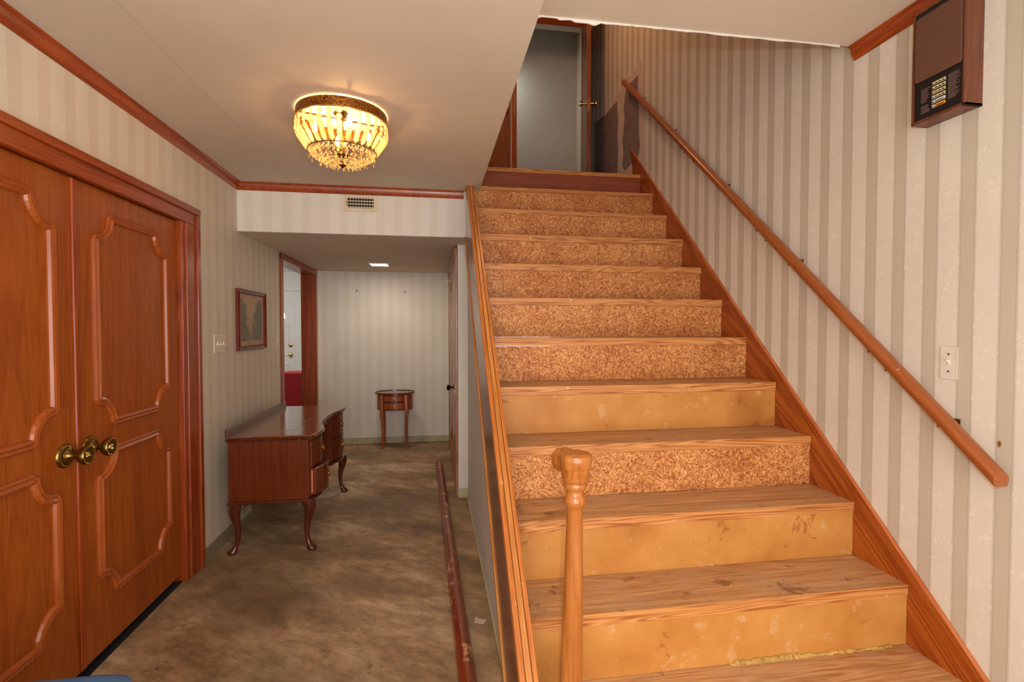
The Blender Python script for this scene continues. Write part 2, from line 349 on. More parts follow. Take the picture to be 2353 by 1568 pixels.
# ------------------------------------------------------------------ mesh helpers
class MB:
    def __init__(s): s.v = []; s.f = []; s.mi = []
    def add(s, vs, fs, mi=0):
        n = len(s.v); s.v += [tuple(v) for v in vs]
        for f in fs: s.f.append(tuple(i+n for i in f)); s.mi.append(mi)
        return s
    def box(s, a, b, mi=0):
        x0, y0, z0 = (min(p, q) for p, q in zip(a, b)); x1, y1, z1 = (max(p, q) for p, q in zip(a, b))
        return s.add([(x0,y0,z0),(x1,y0,z0),(x1,y1,z0),(x0,y1,z0),(x0,y0,z1),(x1,y0,z1),(x1,y1,z1),(x0,y1,z1)],
              [(0,3,2,1),(4,5,6,7),(0,1,5,4),(1,2,6,5),(2,3,7,6),(3,0,4,7)], mi)
    def prism(s, poly, lo, hi, axis='X', mi=0):
        """poly of 2D points extruded along axis; X:(y,z) Y:(x,z) Z:(x,y)"""
        mk = {'X': lambda p, t: (t, p[0], p[1]), 'Y': lambda p, t: (p[0], t, p[1]), 'Z': lambda p, t: (p[0], p[1], t)}[axis]
        n = len(poly)
        vs = [mk(p, lo) for p in poly]+[mk(p, hi) for p in poly]
        fs = [tuple(range(n))[::-1], tuple(range(n, 2*n))]+[(i, (i+1) % n, n+(i+1) % n, n+i) for i in range(n)]
        return s.add(vs, fs, mi)
    def lathe(s, prof, c=(0,0,0), ax=(0,0,1), seg=24, mi=0):
        """prof: list of (radius, height) along ax"""
        az = Vector(ax).normalized(); t = Vector((1,0,0)) if abs(az.x) < .9 else Vector((0,1,0))
        ux = az.cross(t).normalized(); uy = az.cross(ux); c = Vector(c)
        vs = []; fs = []
        for r, h in prof:
            for k in range(seg):
                a = 2*math.pi*k/seg; vs.append(c+az*h+ux*(r*math.cos(a))+uy*(r*math.sin(a)))
        for i in range(len(prof)-1):
            for k in range(seg):
                k2 = (k+1) % seg; fs.append((i*seg+k, i*seg+k2, (i+1)*seg+k2, (i+1)*seg+k))
        fs.append(tuple(range(seg))[::-1]); fs.append(tuple((len(prof)-1)*seg+k for k in range(seg)))
        return s.add(vs, fs, mi)
    def loft(s, rings, mi=0, close=True):
        n = len(rings[0]); vs = [p for r in rings for p in r]; fs = []
        for i in range(len(rings)-1):
            for k in range(n):
                k2 = (k+1) % n; fs.append((i*n+k, i*n+k2, (i+1)*n+k2, (i+1)*n+k))
        if close: fs.append(tuple(range(n))[::-1]); fs.append(tuple((len(rings)-1)*n+k for k in range(n)))
        return s.add(vs, fs, mi)
    def sweep(s, path, prof, up=(0,0,1), closed=False, mi=0):
        """profile (a,b) swept along path; a across, b along up"""
        P = [Vector(p) for p in path]; n = len(P); rings = []; U = Vector(up)
        for i, p in enumerate(P):
            if closed: d0 = (P[i]-P[i-1]).normalized(); d1 = (P[(i+1) % n]-P[i]).normalized()
            else:
                d0 = (P[i]-P[i-1]).normalized() if i else (P[1]-P[0]).normalized()
                d1 = (P[i+1]-P[i]).normalized() if i < n-1 else d0
            t = (d0+d1).normalized(); side = t.cross(U).normalized()
            k = 1/max(.35, side.dot(d0.cross(U).normalized()))
            rings.append([p+side*(a*k)+U*b for a, b in prof])
        if closed: rings.append(rings[0])
        return s.loft(rings, mi, not closed)
def build(name, mb, mats, parent=None, bevel=0, smooth=False, seg=2):
    me = bpy.data.meshes.new(name)
    org = Vector((0,0,0))
    if parent is not None:
        p = parent
        while p is not None: org += p.location; p = p.parent
    me.from_pydata([tuple(Vector(v)-org) for v in mb.v], [], mb.f)
    if not isinstance(mats, (list, tuple)): mats = [mats]
    for m in mats: me.materials.append(m)
    for p, i in zip(me.polygons, mb.mi): p.material_index = i
    bm = bmesh.new(); bm.from_mesh(me); bmesh.ops.recalc_face_normals(bm, faces=bm.faces); bm.to_mesh(me); bm.free()
    if smooth:
        me.shade_smooth()
        me.set_sharp_from_angle(angle=R(38))
    me.update()
    o = bpy.data.objects.new(name, me); COL.objects.link(o)
    if parent is not None: o.parent = parent
    if bevel:
        b = o.modifiers.new('edge', 'BEVEL'); b.width = bevel; b.segments = seg; b.limit_method = 'ANGLE'; b.angle_limit = R(40)
    return o
def struct(o, label=None):
    o['kind'] = 'structure'
    if label: o['label'] = label
    return o
def tag(o, label, cat, group=None):
    o['label'] = label; o['category'] = cat
    if group: o['group'] = group
    return o
def empty(name, loc, label=None, cat=None, group=None):
    o = bpy.data.objects.new(name, None); COL.objects.link(o); o.location = loc; o.empty_display_size = .1
    if label: tag(o, label, cat, group)
    return o
def inst(src, name, parent, mat4):
    o = bpy.data.objects.new(name, src.data); COL.objects.link(o); o.parent = parent; o.matrix_local = mat4
    return o

# ------------------------------------------------------------------ dimensions
XL, XW, XS = -1.361, 1.738, 1.726          # left wall, right wall, face of right skirt board
H, H2 = 2.44, 2.577                        # low ceiling left, ceiling right
YB, ZB, YF = 3.802, 2.0946, 6.2655         # bulkhead, hall ceiling, far wall
Y1, RUN, Z1, RISE = 1.5623, .2438, .464, .2236
K = RISE/RUN
nose = lambda y: Z1+K*(y-Y1)
YBK = -1.6
XE, XK, XC = .349, .285, .205
ZT = 5.05
YN = 1.851                                 # near edge of the stairwell opening
YU = 5.45                                  # upstairs door wall
ZL = Z1+10*RISE                            # landing level

# ------------------------------------------------------------------ structure
struct(build('floor', MB().box((-1.46, YBK, -.08), (1.9, 6.45, 0)), M['floor']))
wl = MB()
T = .14
wl.box((XL-T, YBK, 0), (XL, 1.385, 2.44)); wl.box((XL-T, 1.385, 2.02), (XL, 3.005, 2.44)); wl.box((XL-T, 3.005, 0), (XL, 4.845, 2.44))
wl.box((XL-T, 4.845, 2.045), (XL, 6.12, 2.44)); wl.box((XL-T, 6.12, 0), (XL, 6.27, 2.44))
wall_l = struct(build('wall_left', wl, M['paperL']))
wr = MB().box((XW, YBK, 0), (XW+.14, 7.3, ZT))
wall_r = struct(build('wall_right', wr, M['paperR']))
struct(build('wall_far', MB().box((XL-.14, YF, 0), (.7, YF+.12, 2.44)), M['paperX']))
# bulkhead above the hall
struct(build('wall_bulkhead', MB().box((XL, YB, ZB), (XE, YB+.12, H)), M['paperX']))
struct(build('ceiling', MB().box((XL-.14, YBK, H), (XE, YB+.12, H+.13)), M['ceil']))
cr = MB().box((XE, YBK, H2), (XW+.14, YN, H2+.12))
struct(build('ceiling', cr, M['ceil'])).name = 'ceiling_right'
struct(build('ceiling_hall', MB().box((XL, YB+.12, ZB), (XK+.02, YF, ZB+.08)).box((XL, YB, ZB-.001), (XK, YB+.12, ZB+.002)), M['ceil']))
# wall below the stairs with its end face beside the closet
kw = MB().prism([(1.2, 0), (4.2, 0), (4.2, ZB+.1), (3.95, ZB+.1), (3.8, nose(3.8)-.25), (1.2, max(.02, nose(1.2)-.15))], XK, XK+.012, 'X')
struct(build('wall_understair', kw, M['paperU']))
struct(build('wall_closet', MB().box((XC, 4.13, 0), (XK+.012, 4.16, ZB)).box((XC, 4.16, 0), (XC+.06, YF, ZB)), M['paperX']))
struct(build('baseboard_understair', MB().box((XK-.012, 1.2, 0), (XK, 4.13, .018)).box((XC-.004, 4.122, 0), (XK, 4.13, .078)), M['cream'], bevel=.002))
# stairwell
struct(build('wall_stairwell_left', MB().box((XE-.1, YB+.125, 2.19), (XE, 7.3, ZT)).box((XE-.1, YN, H+.13), (XE, YB+.125, ZT)), M['paperR']))
struct(build('wall_stairwell_front', MB().box((XE-.1, YN-.1, H2+.12), (XW, YN, ZT)), M['white']))
struct(build('ceiling_upstairs', MB().box((XE-.1, YN-.1, ZT), (XW+.14, 7.3, ZT+.1)), M['ceil']))
wu = MB()
wu.box((XE, YU, ZL-.3), (.90, YU+.1, ZT)); wu.box((.90, YU, 4.76), (1.66, YU+.1, ZT)); wu.box((1.66, YU, ZL-.3), (XW, YU+.1, ZT))
struct(build('wall_upstairs', wu, M['white']))
struct(build('wall_upstairs_back', MB().box((XE, 5.95, ZL-.3), (XW, 6.05, ZT)), M['greydoor']))
struct(build('floor_upstairs', MB().box((XE, Y1+10*RUN+.03, ZL-.3), (XW, 7.3, ZL-.002)), M['carpet']))

# crown mouldings
def crown(name, path, prof, m):
    return struct(build(name, MB().sweep(path, prof), m, smooth=True))
cp = [(0, 0), (0, -.055), (.006, -.055), (.012, -.045), (.022, -.03), (.024, -.012), (.034, -.006), (.034, 0)]
# left wall: side vector = t x up ; travelling +Y gives side +X
crown('trim_1', [(XL, YBK, H), (XL, YB, H), (.232, YB, H)], cp, M['trimY'])
cpr = [(-a, b) for a, b in cp]
crown('trim_2', [(XW, YBK, H2), (XW, YN, H2)], cpr, M['trimY'])
# torn plaster and paper along the ceiling edge
tm = MB(); x = XE+.01; pts = []
while x < 1.70:
    pts.append((x, -.004-random.random()*(.004 if x > .7 else .014))); x += random.uniform(.008, .05)
top = [(p[0], H2+.004) for p in pts]; low = [(p[0], H2+p[1]) for p in pts]
for i in range(len(pts)-1):
    tm.prism([top[i], top[i+1], low[i+1], low[i]], YN-.002, YN+.0015, 'Y')
struct(build('trim_3', tm, M['white']))
bk = MB().box((XE-.055, YB-.004, H-.012), (XE, YB, H)); bk.box((XE-.02, YB-.004, 2.16), (XE+.001, YB, H-.01))
struct(build('trim_4', bk, M['white']))
# ceiling paper seam: hairline slightly darker than the ceiling
struct(build('trim_5', MB().box((XL+.38, YBK, H-.0012), (XL+.3806, 3.75, H)), plain('seam_line', srgb(180, 164, 142), .8)))

# left wall base strips
lb = MB().box((XL, 3.2, 0), (XL+.012, 4.78, .078))
struct(build('baseboard_left', lb, M['tan'], bevel=.002))
struct(build('baseboard_far', MB().box((XL, YF-.012, 0), (XC, YF, .075)), M['cream'], bevel=.002))
build('remnant', MB().box((XL+.012, 3.62, .05), (XL+.02, 3.95, .115)), M['cream'], bpy.data.objects['baseboard_left'], bevel=.001)

# double door frame (casing and jamb)
YD0, YD1, ZD = 1.395, 2.99, 2.0
cs = empty('door_frame', (XL, 2.19, 0)); 
struct(cs)
cs.name = 'trim_6'
def casing_leg(y0, y1, s):
    m = MB()
    # flat board then raised back band, s=+1 outer side at +Y
    yi, yo = (y0, y1) if s > 0 else (y1, y0)
    m.box((XL, yi, 0), (XL+.014, yo-s*.038, ZD-.003)); m.box((XL, yo-s*.038, 0), (XL+.024, yo, ZD+.058))
    return m
build('casing', casing_leg(3.03, 3.175, 1), M['trimZ'], cs, bevel=.003)
build('casing', casing_leg(1.21, 1.355, -1), M['trimZ'], cs, bevel=.003)
build('head_casing', MB().box((XL-.004, 1.21, ZD-.002), (XL+.014, 3.175, ZD+.092)).box((XL, 1.21, ZD+.06), (XL+.026, 3.177, ZD+.096)), M['trimY'], cs, bevel=.003)
build('jamb', MB().box((XL-.10, 2.995, 0), (XL+.004, 3.035, ZD)).box((XL-.01, 2.99, 0), (XL+.006, 3.03, ZD-.002)), M['trimZ'], cs, bevel=.002)
build('jamb', MB().box((XL-.10, 1.355, 0), (XL+.004, 1.39, ZD+.02)), M['trimZ'], cs, bevel=.002)
build('head_jamb', MB().box((XL-.10, 1.36, ZD), (XL-.0045, 3.03, ZD+.02)), M['trimY'], cs, bevel=.002)
struct(build('wall_gap_blocker', MB().box((XL-.6, 1.3, 0), (XL-.5, 3.1, 2.1)).box((XL-.6, 1.3, -.01), (XL-.02, 3.1, .004)).box((XL-.5, 1.3, 0), (XL-.14, 1.34, 2.1)).box((XL-.5, 3.06, 0), (XL-.14, 3.1, 2.1)).box((XL-.6, 1.3, 2.06), (XL-.14, 3.1, 2.1)), M['dark']))  # added box behind the doors stops leaking light; near-black paints the gap's shade

XD = -1.383   # face of the door leaves
def panel_path(y0, y1, z0, z1, r=.102):
    P = []
    def arc(cy, cz, a0, a1):
        for i in range(7):
            a = R(a0+(a1-a0)*i/6); P.append((XD, cy+r*math.cos(a), cz+r*math.sin(a)))
    e = .0
    # going round: bottom-left corner first; concave quarter arcs centred on the corners
    P.append((XD, y0+r+.010, z0)); arc(y0, z0, 4, 86); P.append((XD, y0, z0+r+.010))
    P.append((XD, y0, z1-r-.010)); arc(y0, z1, -86, -4); P.append((XD, y0+r+.010, z1))
    P.append((XD, y1-r-.010, z1)); arc(y1, z1, 184, 266); P.append((XD, y1, z1-r-.010))
    P.append((XD, y1, z0+r+.010)); arc(y1, z0, 94, 176); P.append((XD, y1-r-.010, z0))
    return P
mprof = [(-.019, -.001), (-.019, .006), (-.012, .013), (-.003, .009), (.006, .017), (.014, .013), (.019, .004), (.019, -.001)]
def double_door(n, y0, y1, label, ky, side):
    d = empty('door_%d' % n, (XD, (y0+y1)/2, .045)); struct(d, label)
    build('door_leaf', MB().box((XD-.035, y0+.002, .045), (XD, y1-.002, ZD-.004)), M['door'], d, bevel=.002)
    for (a, b) in ((.272, .880), (1.005, 1.884)):
        pth = panel_path(y0+.118, y1-.118, a, b)
        build('panel_moulding', MB().sweep(pth, mprof, up=(1,0,0), closed=True), M['mould'], d)
    if side: build('astragal', MB().box((XD-.002, y1-.012, .05), (XD+.010, y1+.016, ZD-.006)), M['trimZ'], d, bevel=.004)
    k = build('door_knob', MB().lathe([(.0, .078), (.012, .078), (.018, .081), (.026, .079), (.034, .084), (.037, .078), (.036, .066), (.029, .056), (.016, .05), (.012, .038), (.013, .026), (.02, .016), (.026, .010), (.03, .008), (.041, .008), (.046, .004), (.047, 0)], (XD, ky, .925), (1,0,0), 32), M['brass'], d, smooth=True)
    bd = MB()
    for i in range(40):
        a = 2*math.pi*i/40; bd.lathe([(0, -.0025), (.0022, -.001), (.0022, .001), (0, .0025)], (XD+.0105, ky+.038*math.cos(a), .925+.038*math.sin(a)), (1,0,0), 6)
    for i in range(36):
        a = 2*math.pi*i/36; bd.lathe([(0, -.0015), (.0015, 0), (0, .0015)], (XD+.0845, ky+.0325*math.cos(a), .925+.0325*math.sin(a)), (1,0,0), 5)
    o = build('bead_rim', bd, M['brassb'], k); o['kind'] = 'stuff'
    cr = MB()
    for i in range(9):
        a = random.random()*6.28; rr = random.uniform(.002, .015)
        cr.lathe([(.0, .001), (.005, .002), (.003, .006), (0, .008)], (XD+.077, ky+rr*math.cos(a), .925+rr*math.sin(a)), (1,0,0), 7)
    build('crest', cr, M['brassb'], k, smooth=True)
    return d
double_door(1, 1.398, 2.192, 'left leaf of the carved-panel wooden double door, nearest the camera', 2.125, True)
double_door(2, 2.196, 2.988, 'right leaf of the carved-panel wooden double door, next to the light switches', 2.262, False)

# cased opening to the far room
oc = struct(empty('trim_7', (XL, 5.48, 0)))
build('casing', MB().box((XL, 4.775, 0), (XL+.016, 4.84, ZB)), M['trimZ'], oc, bevel=.004)
build('casing', MB().box((XL, 6.118, 0), (XL+.016, 6.18, ZB)), M['trimZ'], oc, bevel=.004)
build('head_casing', MB().box((XL, 4.775, 2.034), (XL+.017, 6.18, ZB-.001)), M['trimY'], oc, bevel=.004)
build('jamb', MB().box((XL-.15, 6.105, 0), (XL+.002, 6.12, 2.045)), M['trimZ'], oc, bevel=.002)
build('jamb', MB().box((XL-.15, 4.838, 0), (XL+.002, 4.853, 2.045)), M['trimZ'], oc, bevel=.002)
build('head_jamb', MB().box((XL-.15, 4.84, 2.034), (XL+.002, 6.12, 2.05)), M['trimY'], oc, bevel=.002)

# ------------------------------------------------------------------ far room seen through the opening
YR = 9.0
struct(build('floor_far_room', MB().box((-4.2, 4.0, -.08), (-1.46, 9.2, 0)), M['carpet']))
struct(build('wall_far_room', MB().box((-4.2, YR, 0), (-1.2, YR+.12, 2.44)).box((-1.50, 6.28, 0), (-1.36, YR, 2.44)), M['white']))
struct(build('wall_far_room_left', MB().box((-4.2, 4.0, 0), (-4.08, YR, 2.44)).box((-4.2, 4.0, 0), (XL-.14, 4.1, 2.44)), M['white']))
struct(build('ceiling_far_room', MB().box((-4.2, 4.0, 2.44), (XL-.14, YR+.1, 2.52)), M['ceil']))
struct(build('trim_8', MB().sweep([(-4.08, YR, 2.44), (-1.5, YR, 2.44)], [(0, 0), (0, -.07), (.02, -.06), (.06, -.02), (.06, 0)]), M['white']))
d6 = struct(empty('door_6', (-2.78, YR, 0)), 'grey-white front door with a fan light, seen through the cased opening')
XQ = -2.315
build('door_leaf', MB().box((XQ-.90, YR-.03, .02), (XQ, YR, 2.04)), M['white'], d6, bevel=.004)
build('door_casing', MB().box((XQ, YR-.04, 0), (XQ+.10, YR, 2.04)).box((XQ-1.0, YR-.04, 2.042), (XQ+.10, YR, 2.14)).box((XQ-1.0, YR-.04, 0), (XQ-.9, YR, 2.04)), M['white'], d6, bevel=.006)
for (x0, x1, z0, z1) in ((.50, .80, .95, 1.45), (.10, .40, .95, 1.45), (.5, .8, .2, .8), (.10, .4, .2, .8)):
    m = MB().sweep([(XQ-x1, YR-.03, z0), (XQ-x0, YR-.03, z0), (XQ-x0, YR-.03, z1), (XQ-x1, YR-.03, z1)], [(-.015, 0), (-.008, .008), (.008, .008), (.015, 0)], up=(0,-1,0), closed=True)
    build('panel_moulding', m, M['white'], d6)
fan = [(XQ-.45+.29*math.cos(R(a)), 1.58+.26*math.sin(R(a))) for a in range(0, 181, 12)]
build('fan_light', MB().prism(fan, YR-.036, YR-.031, 'Y'), M['sky'], d6)
for z in (1.12, .96):
    build('door_knob', MB().lathe([(.033, 0), (.033, .008), (.012, .012), (.012, .03), (.026, .045), (.024, .06), (.0, .066)] if z < 1 else [(.033, 0), (.033, .012), (.02, .02), (0, .02)], (XQ-.075, YR-.03, z), (0,-1,0), 20), M['brassb'], d6, smooth=True)
build('threshold', MB().box((XQ-.9, YR-.06, 0), (XQ, YR-.002, .02)), M['dark'], d6)
# red sofa
sf = empty('sofa', (-1.85, 7.1, 0), 'bright red upholstered sofa back standing beyond the cased opening', 'sofa')
build('backrest', MB().box((-1.98, 7.0, .12), (-1.52, 7.2, .83)), M['redfab'], sf, bevel=.03, seg=4)
build('seat', MB().box((-1.98, 7.2, .12), (-1.52, 8.0, .42)), M['redfab'], sf, bevel=.03, seg=4)
for y in (7.05, 7.92):
    for x in (-1.92, -1.58): build('leg', MB().lathe([(.02, 0), (.028, .13)], (x, y, 0), seg=10), M['mahogD'], sf)
hk = MB()
for x in (-2.03, -1.99): hk.box((x-.003, 8.197, 2.30), (x+.003, 8.203, 2.44)).box((x-.003, 8.197, 2.30), (x+.015, 8.203, 2.306))
tag(build('ceiling_hook', hk, M['knobblack']), 'pair of thin dark wires hanging from the far room ceiling', 'hook')

# ------------------------------------------------------------------ staircase
st = empty('staircase', (1.0, Y1, 0), 'uncarpeted wooden staircase with pine treads and flakeboard risers', 'staircase')
XI = .2985
for i in range(0, 12):          # tread i: nosing at Y1+(i-1)*RUN, height Z1+(i-1)*RISE
    y = Y1+(i-1)*RUN; z = Z1+(i-1)*RISE
    th = .040 if i < 9 else .030
    yb = y+RUN+.018
    m = MB()
    x0, x1, z0, z1v = XI, XS, z-th, z
    m.add([(x0,y,z0),(x1,y,z0),(x1,yb,z0),(x0,yb,z0),(x0,y,z1v),(x1,y,z1v),(x1,yb,z1v),(x0,yb,z1v)],
          [(0,3,2,1),(1,2,6,5),(2,3,7,6),(3,0,4,7),(4,5,6,7)], 0)
    m.add([(x0,y,z0),(x1,y,z0),(x1,y,z1v),(x0,y,z1v)], [(0,1,2,3)], 1)
    if i == 11: m = MB().box((XE+.001, y, z-.030), (XS, y+.06, z), 1)
    o = build('tread', m, [M['tread'], M['nosing']], st)
    rb = z-RISE if i > 0 else 0
    mt = 'board' if i in (0, 1, 2, 4) else 'flake'
    if i == 11: mt = 'topriser'
    lab = {'board': 'smooth tan particle-board riser', 'flake': 'coarse flakeboard riser', 'topriser': 'dark wood top riser'}[mt]
    o = build('riser', MB().box((XI if i < 11 else XE+.001, y+.003, rb+.0015), (XS-.001, y+.018, z-th-.0015)), M[mt], st)
    if i in (4, 11): o['label'] = lab
# glue residue along the foot of the second riser
g = MB(); x = 1.02
while x < 1.66:
    hgt = random.uniform(.003, .010)*(1.6 if x < 1.35 else .8)
    g.lathe([(random.uniform(.006, .014), 0), (random.uniform(.004, .01), hgt)], (x, Y1+.001, Z1-RISE+.0005), seg=7); x += random.uniform(.006, .014)
o = build('glue_residue', g, plain('dry_yellow_glue', srgb(206, 162, 84), .8, var=.2), st); o['kind'] = 'stuff'
# skirt board on the right wall
ys, ye = .98, 4.223
sk = [(ys, 0), (1.25, 0), (4.02, nose(4.02)-.28), (4.10, ZL), (ye-.03, ZL+.005), (ye-.03, ZL+.12), (ye, nose(ye)+.0), (4.02, nose(4.02)+.105), (ys, nose(ys)+.085)]
sk = [(ys, 0), (1.45, 0), (4.02, nose(4.02)-.24), (4.17, ZL-.05), (4.17, ZL+.10), (ye, nose(ye)+.095), (ys, nose(ys)+.07)]
build('skirt_board', MB().prism(sk, XS, XW-.0005, 'X'), M['skirt'], st)
build('skirt_bead', MB().prism([(ys, nose(ys)+.062), (ye, nose(ye)+.086), (ye, nose(ye)+.096), (ys, nose(ys)+.074)], XS-.006, XW-.0005, 'X'), M['skirtedge'], st, bevel=.002)
# left stringer, its trims and the three-strip cap
ya, yb_ = 1.06, 3.755
def strip(name, x0, x1, d0, d1, m, bev=.003, y0=ya, y1=yb_):
    P = [(y0, nose(y0)+d0), (y1, nose(y1)+d0)]
    zc = H-.002
    if nose(y1)+d1 > zc:      # cut off level under the ceiling
        yc = Y1+(zc-d1-Z1)/K; P += [(y1, zc), (yc, zc)]
    else: P += [(y1, nose(y1)+d1)]
    P += [(y0, nose(y0)+d1)]
    return build(name, MB().prism(P, x0, x1, 'X'), m, st, bevel=bev)
strip('stringer', .247, XK-.0005, -.43, .07, M['apron'], .001, y1=3.74)
strip('stringer_trim', .240, .250, -.452, -.415, M['cap2'], .003, y1=3.9)
strip('cap_strip', .243, .2612, .03, .084, M['cap1'])
strip('cap_strip', .2630, .2826, .03, .080, M['cap2'])
strip('cap_strip', .2844, .300, .03, .078, M['cap1'])

# bare patches where wallpaper is torn off the right wall (unprojected onto the wall plane)
CY, SY, CP, SP = math.cos(YAW), math.sin(YAW), math.cos(PITCH), math.sin(PITCH)
FW = Vector((SY*CP, CY*CP, SP)); RT = Vector((CY, -SY, 0)); UP = RT.cross(FW)
def on_x(px, py, X):
    d = FW+RT*((px-1176.5)/1145.5163)+UP*((784-py)/1145.5163); t = X/d.x
    return (d.y*t, HC+d.z*t)
def patch(name, pts, x, m, th=.0008):
    poly = [on_x(a, b, XW) for a, b in pts]
    return build(name, MB().prism(poly, x-th, x, 'X'), m, wall_r)
patch('torn_backing', [(1398, 268), (1412, 232), (1418, 215), (1432, 200), (1446, 176), (1466, 150), (1472, 132), (1478, 180), (1474, 240), (1480, 300), (1484, 350), (1487, 392), (1478, 402), (1420, 402), (1366, 398), (1366, 288)], XW-.0002, M['plaster'])
patch('bare_patch', [(1366, 284), (1380, 272), (1393, 263), (1404, 248), (1418, 233), (1421, 275), (1419, 315), (1421, 350), (1419, 398), (1366, 398)], XW-.0012, M['drywall'])
patch('bare_patch', [(1467, 172), (1452, 188), (1439, 202), (1433, 250), (1436, 268), (1431, 326), (1433, 352), (1430, 382), (1437, 392), (1467, 360), (1471, 337), (1468, 300), (1469, 267), (1466, 220)], XW-.0012, M['drywall'])

# upstairs doors and casings
t9 = struct(empty('trim_9', (.92, YU, ZL)))
build('casing', MB().box((.86, YU-.018, ZL), (.915, YU, 4.83)), M['trimZ'], t9, bevel=.003)
build('jamb', MB().box((.90, YU, ZL), (.918, YU+.1, 4.76)), M['trimZ'], t9, bevel=.002)
build('head_casing', MB().box((.86, YU-.018, 4.755), (1.70, YU, 4.84)), M['trimX'], t9, bevel=.003)
build('casing', MB().box((1.645, YU-.018, ZL), (1.69, YU, 4.83)), M['trimZ'], t9, bevel=.003)
build('strike_plate', MB().box((.872, YU-.022, 3.72), (.905, YU-.017, 3.98)), M['closet'], t9)
struct(build('trim_10', MB().box((1.695, YU-.015, ZL), (XW-.001, YU, ZT)), M['white']))
d4 = struct(empty('door_4', (1.655, YU-.03, ZL)), 'open brown door at the top of the stairs, seen edge-on with brass knobs')
ang = math.atan2(1.645-1.485, .72)
dl = build('door_leaf', MB().box((1.655-.018, YU-.03-.76, ZL+.01), (1.655+.018, YU-.03, 4.74)), M['brownup'], d4, bevel=.003)
for sx in (-1, 1):
    build('door_knob', MB().lathe([(.028, 0), (.028, .006), (.012, .012), (.012, .035), (.026, .048), (.026, .062), (.0, .07)], (1.655+sx*.018, YU-.03-.70, 3.60), (sx,0,0), 16), M['brassb'], dl, smooth=True)
build('edge_plate', MB().box((1.655-.012, YU-.7915, 3.5), (1.655+.012, YU-.789, 3.62)), M['closet'], dl)
d4.rotation_euler = (0, 0, -ang)
d5 = struct(empty('door_5', (.6, YU, ZL)), 'brown wooden door at the upper left of the landing')
build('door_leaf', MB().box((XE+.01, YU-.012, ZL+.01), (.85, YU-.002, 4.74)), M['brownup'], d5, bevel=.003)
build('door_knob', MB().lathe([(.026, 0), (.026, .006), (.012, .012), (.012, .035), (.026, .048), (.022, .062), (0, .066)], (.80, YU-.012, 3.80), (0,-1,0), 16), M['brassb'], d5, smooth=True)

# closet door in the hall on the right
d3 = struct(empty('door_3', (XC, 5.0, 0)), 'narrow closet door on the hall right wall with a black knob')
build('casing', MB().box((XC-.02, 4.175, 0), (XC, 4.235, 2.06)).box((XC-.012, 4.235, 0), (XC, 4.27, 2.02)), M['closet'], d3, bevel=.003)
build('door_leaf', MB().box((XC-.018, 4.28, .01), (XC-.001, 5.02, 2.01)), M['closet'], d3, bevel=.002)
build('casing', MB().box((XC-.03, 5.05, 0), (XC, 5.12, 2.06)), M['closet'], d3, bevel=.003)
build('second_leaf', MB().box((XC-.016, 5.14, .01), (XC-.001, 5.85, 2.01)), M['closet'], d3, bevel=.002)
build('casing', MB().box((XC-.022, 5.87, 0), (XC, 5.95, 2.06)), M['trimZ'], d3, bevel=.003)
build('head_casing', MB().box((XC-.034, 4.170, 2.015), (XC, 5.96, 2.075)), M['closet'], d3, bevel=.003)
kx = XC-.018
build('door_knob', MB().lathe([(.026, 0), (.024, .006), (.01, .01), (.009, .035), (.024, .045), (.028, .056), (.022, .068), (0, .072)], (kx, 4.40, .89), (-1,0,0), 20), M['knobblack'], d3, smooth=True)
build('latch_plate', MB().box((kx-.004, 4.268, .855), (kx+.012, 4.284, .925)), M['brassb'], d3)
for z in (1.78, .3, 1.0):
    if z != 1.0: build('hinge', MB().lathe([(.006, 0), (.006, .09)], (kx-.002, 5.035, z), seg=8), M['brass'], d3, smooth=True)
build('hook_latch', MB().box((kx-.05, 4.98, 1.875), (kx, 4.985, 1.88)).lathe([(.008, 0), (.008, .01)], (kx-.05, 4.985, 1.878), (0,-1,0), 8), M['brass'], d3)

# ------------------------------------------------------------------ wall handrail
def rail_path(): return Vector((1.682, 1.236, .953)), Vector((1.682, 4.253, 3.585))
A, B = rail_path(); d = (B-A).normalized(); nrm = Vector((0, -d.z, d.y))
hr = empty('handrail', A, 'long round-topped wooden handrail on the striped stair wall', 'handrail')
prof = [(-.023, -.016), (.023, -.016)]+[(.0285*math.cos(R(a)), .002+.022*math.sin(R(a))) for a in range(-14, 195, 13)]
rings = []
for p in (A, B):
    rings.append([Vector((p.x+a, p.y, p.z+b*1.15)) for a, b in prof])
build('rail', MB().loft(rings), M['rail'], hr, smooth=True)
for t in (.06, .30, .5, .72, .9):
    p = A.lerp(B, t)
    m = MB().box((p.x-.006, p.y-.012, p.z-.034), (XW, p.y+.012, p.z-.020)); m.box((XW-.004, p.y-.018, p.z-.055), (XW, p.y+.018, p.z-.005))
    build('bracket', m, M['brass'], hr, bevel=.002)
for t in (.13, .155, .36, .385, .60, .64, .655):
    p = A.lerp(B, t); build('screw', MB().lathe([(.003, 0), (.003, .022), (.006, .022), (.006, .026)], (p.x-.006, p.y, p.z-.02), (0,-.3,-1), 8), M['brass'], hr)

